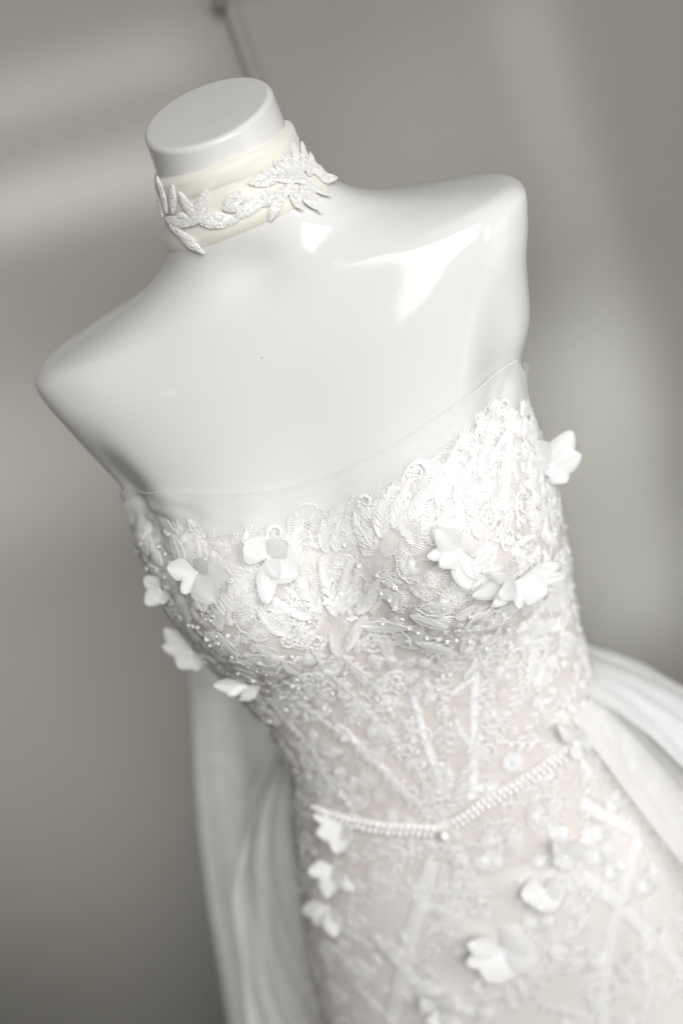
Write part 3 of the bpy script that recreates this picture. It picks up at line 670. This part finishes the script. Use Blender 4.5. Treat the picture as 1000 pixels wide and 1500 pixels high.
FLOWERS = [   # centre, then petals: tip, width (pixels), height of the tip above the cloth (mm), s = sheer
    ((292, 838), [((243, 830), 30, 12), ((302, 818), 26, 12), ((268, 870), 24, 12), ((300, 898), 24, 5, 's'), ((318, 884), 46, 13), ((340, 842), 46, 3)]),
    ((392, 815), [((357, 797), 42, 14), ((390, 885), 30, 12), ((384, 786), 36, 1), ((408, 846), 26, 15), ((436, 842), 56, 11), ((418, 790), 34, 14)]),
    ((672, 805), [((640, 775), 40, 15), ((627, 815), 24, 10), ((641, 830), 30, 14), ((684, 862), 36, 12), ((688, 790), 40, 6), ((697, 850), 20, 16)]),
    ((752, 850), [((697, 872), 30, 10, 's'), ((716, 890), 20, 9), ((734, 874), 32, 14), ((760, 892), 18, 10), ((800, 868), 46, 13), ((818, 826), 22, 9, 's'), ((830, 842), 20, 12), ((822, 864), 16, 8, 's'), ((722, 842), 18, 9, 's')]),
    ((800, 684), [((838, 632), 34, 22), ((852, 666), 34, 24), ((830, 708), 32, 20), ((770, 650), 44, 9, 's'), ((812, 700), 26, 16)]),
    ((240, 862), [((211, 845), 22, 12, 's'), ((214, 886), 24, 12, 's'), ((240, 886), 22, 8, 's')]),
    ((284, 950), [((240, 922), 28, 16, 's'), ((238, 946), 22, 14, 's'), ((262, 980), 28, 14, 's'), ((292, 982), 26, 10, 's')]),
    ((362, 1000), [((313, 1003), 20, 14, 's'), ((332, 1018), 14, 10), ((372, 1024), 34, 11, 's')]),
    ((842, 1088), [((872, 1084), 26, 14), ((842, 1112), 22, 10), ((820, 1064), 22, 12), ((852, 1066), 24, 9, 's')]),
    ((503, 1208), [((464, 1222), 28, 14), ((493, 1250), 30, 14), ((514, 1228), 20, 11), ((458, 1194), 14, 10)]),
    ((490, 1268), [((452, 1278), 26, 14), ((478, 1315), 28, 12), ((506, 1290), 22, 12), ((516, 1306), 20, 9)]),
    ((486, 1326), [((443, 1334), 26, 10, 's'), ((460, 1352), 26, 10, 's'), ((492, 1374), 26, 13), ((506, 1350), 20, 8)]),
    ((735, 1388), [((688, 1384), 34, 16), ((684, 1412), 28, 14), ((715, 1438), 52, 15), ((752, 1430), 40, 12), ((790, 1402), 54, 12), ((765, 1366), 50, 2)]),
    ((795, 1300), [((764, 1312), 40, 10), ((820, 1326), 48, 11), ((792, 1334), 46, 12), ((826, 1300), 30, 9)]),
    ((826, 1252), [((838, 1272), 24, 12), ((856, 1240), 30, 11), ((812, 1232), 26, 12), ((808, 1264), 26, 8, 's')]),
    ((640, 1478), [((616, 1462), 26, 12), ((664, 1492), 30, 12), ((640, 1506), 28, 12), ((660, 1462), 26, 9)])]
def flowers():
    rg = np.random.default_rng(77)
    for (cx, cy), pets in FLOWERS:
        z, th = hit(cx, cy, zmax=1.19); P, _, _, N = frame(z, th, .0075); tc = CAM - P; depth = -(tc @ FW); tc = tc / np.linalg.norm(tc)
        m = bpy.data.objects.new('fabric_flower', PEARL); COL.objects.link(m); m.parent = dress; m.location = P; m.scale = (.6,) * 3
        q = project(P)
        for pt in pets:
            (tx, ty), w, lift = pt[:3]; v = (RT * (tx - q[0]) - UP * (ty - q[1])) * depth / FPX; den = tc @ N
            k = (lift * .001 - v @ N) / den if den > .3 else lift * .0003 - min(0, v @ N)
            k = float(np.clip(k, -.03, .035)); T = P + v + tc * k
            o = petal(P - N * .001, T, 1.10 * w * depth / FPX, unit(N * .25 + tc * .75), M['petal_sheer' if 's' in pt else 'petal'], None, rg.uniform(.0, .18), rg.uniform(.02, .10), rg.random() < .3, rg)
            o.parent = m; o.matrix_parent_inverse = Matrix.LocRotScale(Vector(P), None, Vector((.6,) * 3)).inverted()
flowers()

# ---- overskirt and train
def overskirt(name, t0, t1, ztop, prof, folds, amp, mat, seed, sway=None, back=0.0, nc=150, nr=90):
    rg = np.random.default_rng(seed); th = np.linspace(t0, t1, nc)[None]; v = np.linspace(0, 1, nr)[:, None]
    z = ztop * (1 - v) + .01 * v; pz = np.array(prof); ext = np.interp(z, pz[::-1, 0], pz[::-1, 1])
    ph = rg.uniform(0, 6, 3); w = amp * np.clip((ztop - z) / .10, 0, 1) ** .7
    fo = w * (np.sin(th * folds + ph[0] + 1.2 * np.sin(th * 3 + ph[1])) + .45 * np.sin(th * folds * 2.3 + ph[2] + v * 3) + .22 * np.sin(th * folds * 4.1 + ph[0] + 9 * v + 1.5 * np.sin(14 * v + th * 3)))
    ext = ext * (1 - back * np.clip(th / (pi / 2), 0, 1.2)); P = body(z, th, 0, 0); c = np.stack((np.cos(th) + 0 * z, np.sin(th) + 0 * z, 0 * z + 0 * th), -1)
    P = P + c * (ext + fo * (1 + 2.0 * v))[..., None]
    if sway is not None: P = P + sway(v, th)
    du = np.zeros(P.shape[:2]); du[:, 1:] = np.cumsum(np.linalg.norm(np.diff(P, axis=1), axis=-1).mean(0))[None]; dv = np.zeros(P.shape[:2]); dv[1:] = np.cumsum(np.linalg.norm(np.diff(P, axis=0), axis=-1).mean(1))[:, None]
    return mesh_obj(name, P.reshape(-1, 3), grid_faces(nr, nc), mat, dress, uv=np.stack((du, dv), -1).reshape(-1, 2))
PR = [(.93, .0036), (.905, .0036), (.896, .016), (.885, .030), (.86, .048), (.80, .072), (.70, .100), (.5, .15), (0, .28)]
overskirt('overskirt_panel', -.42, pi * .52, .905, PR, 11, .009, M['tulle_dense'], 1, back=.75)
overskirt('overskirt_panel', -.66, pi * .40, .900, [(.93, .003), (.90, .006), (.885, .014), (.86, .022), (.80, .032), (.70, .045), (.5, .08), (0, .16)], 13, .003, M['tulle'], 12, back=.5)
overskirt('overskirt_panel', -.20, pi * .50, .900, [(a, b * .8) for a, b in PR], 15, .009, M['tulle_dense'], 2, back=.75)
PL = [(.93, .003), (.90, .006), (.86, .030), (.82, .052), (.76, .066), (.68, .070), (.5, .085), (0, .20)]
overskirt('overskirt_panel', pi * .50, pi * 1.02, .900, PL, 12, .007, M['tulle'], 3)
overskirt('overskirt_panel', pi * .52, pi * .97, .895, [(a, b * .7) for a, b in PL], 14, .006, M['tulle'], 4)
def train():
    A = [(281, 955), (285, 1040), (288, 1120), (296, 1220), (308, 1320), (322, 1410), (336, 1500)]
    L = np.array([unproject_y(x, y, .20) for x, y in A]); zz = np.linspace(L[0, 2] + .10, .01, 80); xl = np.interp(zz, L[::-1, 2], L[::-1, 0]); xl = np.where(zz < L[-1, 2], L[-1, 0] - (L[-1, 2] - zz) * .25, xl)
    u = np.linspace(0, 1, 90)[None]; z = zz[:, None]; w = np.clip((zz[0] - z) / .5, 0, 1)
    x = xl[:, None] + u * (.12 - xl[:, None]); y = .19 + .012 * w * np.sin(u * 26 + 1.0) + .006 * w * np.sin(u * 57 + z * 6) - .05 * np.clip(1 - (zz[0] - z) / .15, 0, 1)
    f = np.clip((z - L[0, 2]) / .10, 0, 1); f = f * f * (3 - 2 * f) + 0 * u                     # gathered to the back of the bodice
    x = x * (1 - f) + (.005 + .05 * (u - .5)) * f; y = y * (1 - f) + (.0985 + .004 * np.sin(u * 40)) * f
    P = np.stack((x + 0 * y, y, z + 0 * y), -1); mesh_obj('train', P.reshape(-1, 3), grid_faces(80, 90), M['tulle'], dress, uv=np.stack((x + 0 * y, z + 0 * y), -1).reshape(-1, 2))
train()

# ------------------------------------------------------------------ choker
def build_choker():
    ch = empty('choker'); tag(ch, 'cream choker band with beaded white leaves around the mannequin neck', 'choker')
    th = np.linspace(-pi, pi, 160, endpoint=False); zt, zb = hit(330, 236)[0], hit(350, 352)[0]
    def band(name, z0, z1, offs):
        rows = []; n = len(offs)
        for i, o in enumerate(offs): rows.append(body(np.full(160, z0 + (z1 - z0) * i / (n - 1)) + .0006 * np.sin(th * 3), th, o + .0003 * np.sin(th * 5 + i)))
        mesh_obj(name, np.array(rows).reshape(-1, 3), grid_faces(n, 160, True)[:, ::-1], M['band'], ch)
    h = zt - zb
    band('band', zt, zb, [-.001, .0022, .0026, .0025, .0024, .0024, .0024, .0024, .0025, .0027, .0024, -.001])
    band('band_fold', zt - h * .03, zt - h * .36, [-.001, .0034, .0040, .0039, .0037, .0035, .0018])
    rg = np.random.default_rng(9)
    def pad(x0, y0, x1, y1, w, fold=0):
        z, t = hit(x0, y0, zmin=1.29); d = (x1 - x0, y1 - y0); fr = frame(z, t); tg = dir_at(z, t, d)
        P0 = body(z, t); dep = -((CAM - P0) @ FW); den = max(.45, abs(unit(CAM - P0) @ fr[3])); L = math.hypot(*d) * dep / FPX * 1.05; W = .80 * w * dep / FPX
        tu = np.cross(tg, fr[3]); V, F, n = [], [], 0
        nu, nv = 12, 7; a = np.linspace(0, 1, nu)[:, None]; b = np.linspace(-1, 1, nv)[None]; half = W / 2 * np.sin(pi * np.clip(.03 + .97 * a, 0, 1) ** .85) ** .75
        U = a * L + 0 * b; X = b * half * (1 + .10 * rg.standard_normal((nu, nv))); H = .0010 * (1 - .6 * b ** 2) * np.clip(half / (W * .3), .2, 1) + .0002 * rg.standard_normal((nu, nv)) - .0005 * (b == 0); H[:, 0] = H[:, -1] = 0
        zz, tt = step(z, t, (U[..., None] * tg + X[..., None] * tu).reshape(-1, 3), fr); V.append(body(zz, tt, .0040 + H.ravel())); F += [tuple(f) for f in grid_faces(nu, nv).tolist()]; n = nu * nv
        base = np.array([(0, 0, 1), (1, 0, 0), (0, 1, 0), (-1, 0, 0), (0, -1, 0), (0, 0, -1)], float); fc = [(0, 1, 2), (0, 2, 3), (0, 3, 4), (0, 4, 1), (5, 2, 1), (5, 3, 2), (5, 4, 3), (5, 1, 4)]
        k = int(300 * L / .02)
        aa = rg.random(k); bb = np.where(rg.random(k) < .35, np.sign(rg.normal(size=k)) * .95, rg.uniform(-.95, .95, k)); hh = W / 2 * np.sin(pi * (.03 + .97 * aa) ** .85) ** .75
        zz, tt = step(z, t, (aa * L)[:, None] * tg + (bb * hh)[:, None] * tu, fr); Pb = body(zz, tt, .0044 + .0013 * (1 - .7 * bb ** 2) * np.clip(hh / (W * .3), .3, 1))
        for p in Pb:
            V.append((p + base * rg.uniform(.00035, .00055))); F += [tuple(i + n for i in f) for f in fc]; n += 6
        mesh_obj('leaf', np.concatenate(V), F, M['leafpad'], ch)
    for a in [(288, 322, 266, 282, 20), (288, 318, 303, 272, 22), (290, 322, 343, 330, 28), (244, 322, 314, 352, 22), (262, 338, 290, 376, 18), (246, 312, 235, 256, 14), (254, 312, 254, 266, 16), (240, 318, 228, 290, 14), (250, 330, 282, 366, 14), (275, 318, 258, 316, 12),
              (330, 300, 350, 278, 18), (330, 302, 358, 292, 20), (326, 304, 352, 306, 14),
              (410, 258, 366, 268, 26), (396, 280, 352, 320, 24), (412, 276, 402, 318, 20), (424, 276, 440, 306, 18), (440, 272, 458, 306, 18), (452, 274, 468, 312, 14), (434, 262, 396, 236, 26), (440, 256, 424, 210, 26), (448, 252, 444, 200, 22), (456, 254, 462, 216, 22), (462, 256, 478, 232, 22), (468, 262, 510, 262, 22), (474, 266, 500, 256, 18), (450, 268, 420, 246, 24), (455, 270, 480, 290, 14), (446, 262, 404, 226, 24), (452, 258, 472, 206, 20), (440, 264, 380, 250, 22), (430, 270, 388, 302, 20), (458, 268, 432, 302, 18)]:
        pad(*a)
build_choker()

# ------------------------------------------------------------------ cord on the wall, speck on the chest
def small_things():
    a = unproject_y(324, 2, WALL_Y - .006); b = unproject_y(366, 125, WALL_Y - .006); d = unit(b - a); a2 = a - 0 * d; b2 = b + d * .30
    root = empty('wall_cord', a); tag(root, 'thin dark cord hanging from a small peg on the wall behind the neck', 'cord')
    t = np.linspace(0, 1, 30); P = a2 + (b2 - a2) * t[:, None] - a; k = 8; V = []
    for i in range(30):
        r = .0014
        for j in range(k): V.append(P[i] + np.array((cos(2 * pi * j / k) * r, sin(2 * pi * j / k) * r, 0)) + np.array((.0012 * sin(t[i] * 9), 0, 0)))
    mesh_obj('cord', V, grid_faces(30, k, True), M['cord'], root)
    V = []; F = []; pr = [(.0001, -.016), (.006, -.016), (.0075, -.012), (.0055, -.006), (.005, .006)]
    for r, y in pr:
        for j in range(12): V.append((cos(2 * pi * j / 12) * r, y, sin(2 * pi * j / 12) * r))
    mesh_obj('peg', V, grid_faces(len(pr), 12, True), M['cord'], root)
    z, t = hit(385, 523); Pc, _, _, N = frame(z, t, .0001); V = [Pc + N * .0003]; t1 = unit(np.cross(N, (0, 0, 1.0))); t2 = np.cross(N, t1)
    V += [Pc + (t1 * cos(q) + t2 * sin(q)) * .0006 for q in np.linspace(0, 2 * pi, 8, endpoint=False)]
    mesh_obj('speck', V, [(0, 1 + i, 1 + (i + 1) % 8) for i in range(8)], M['speck'], mannequin)
small_things()
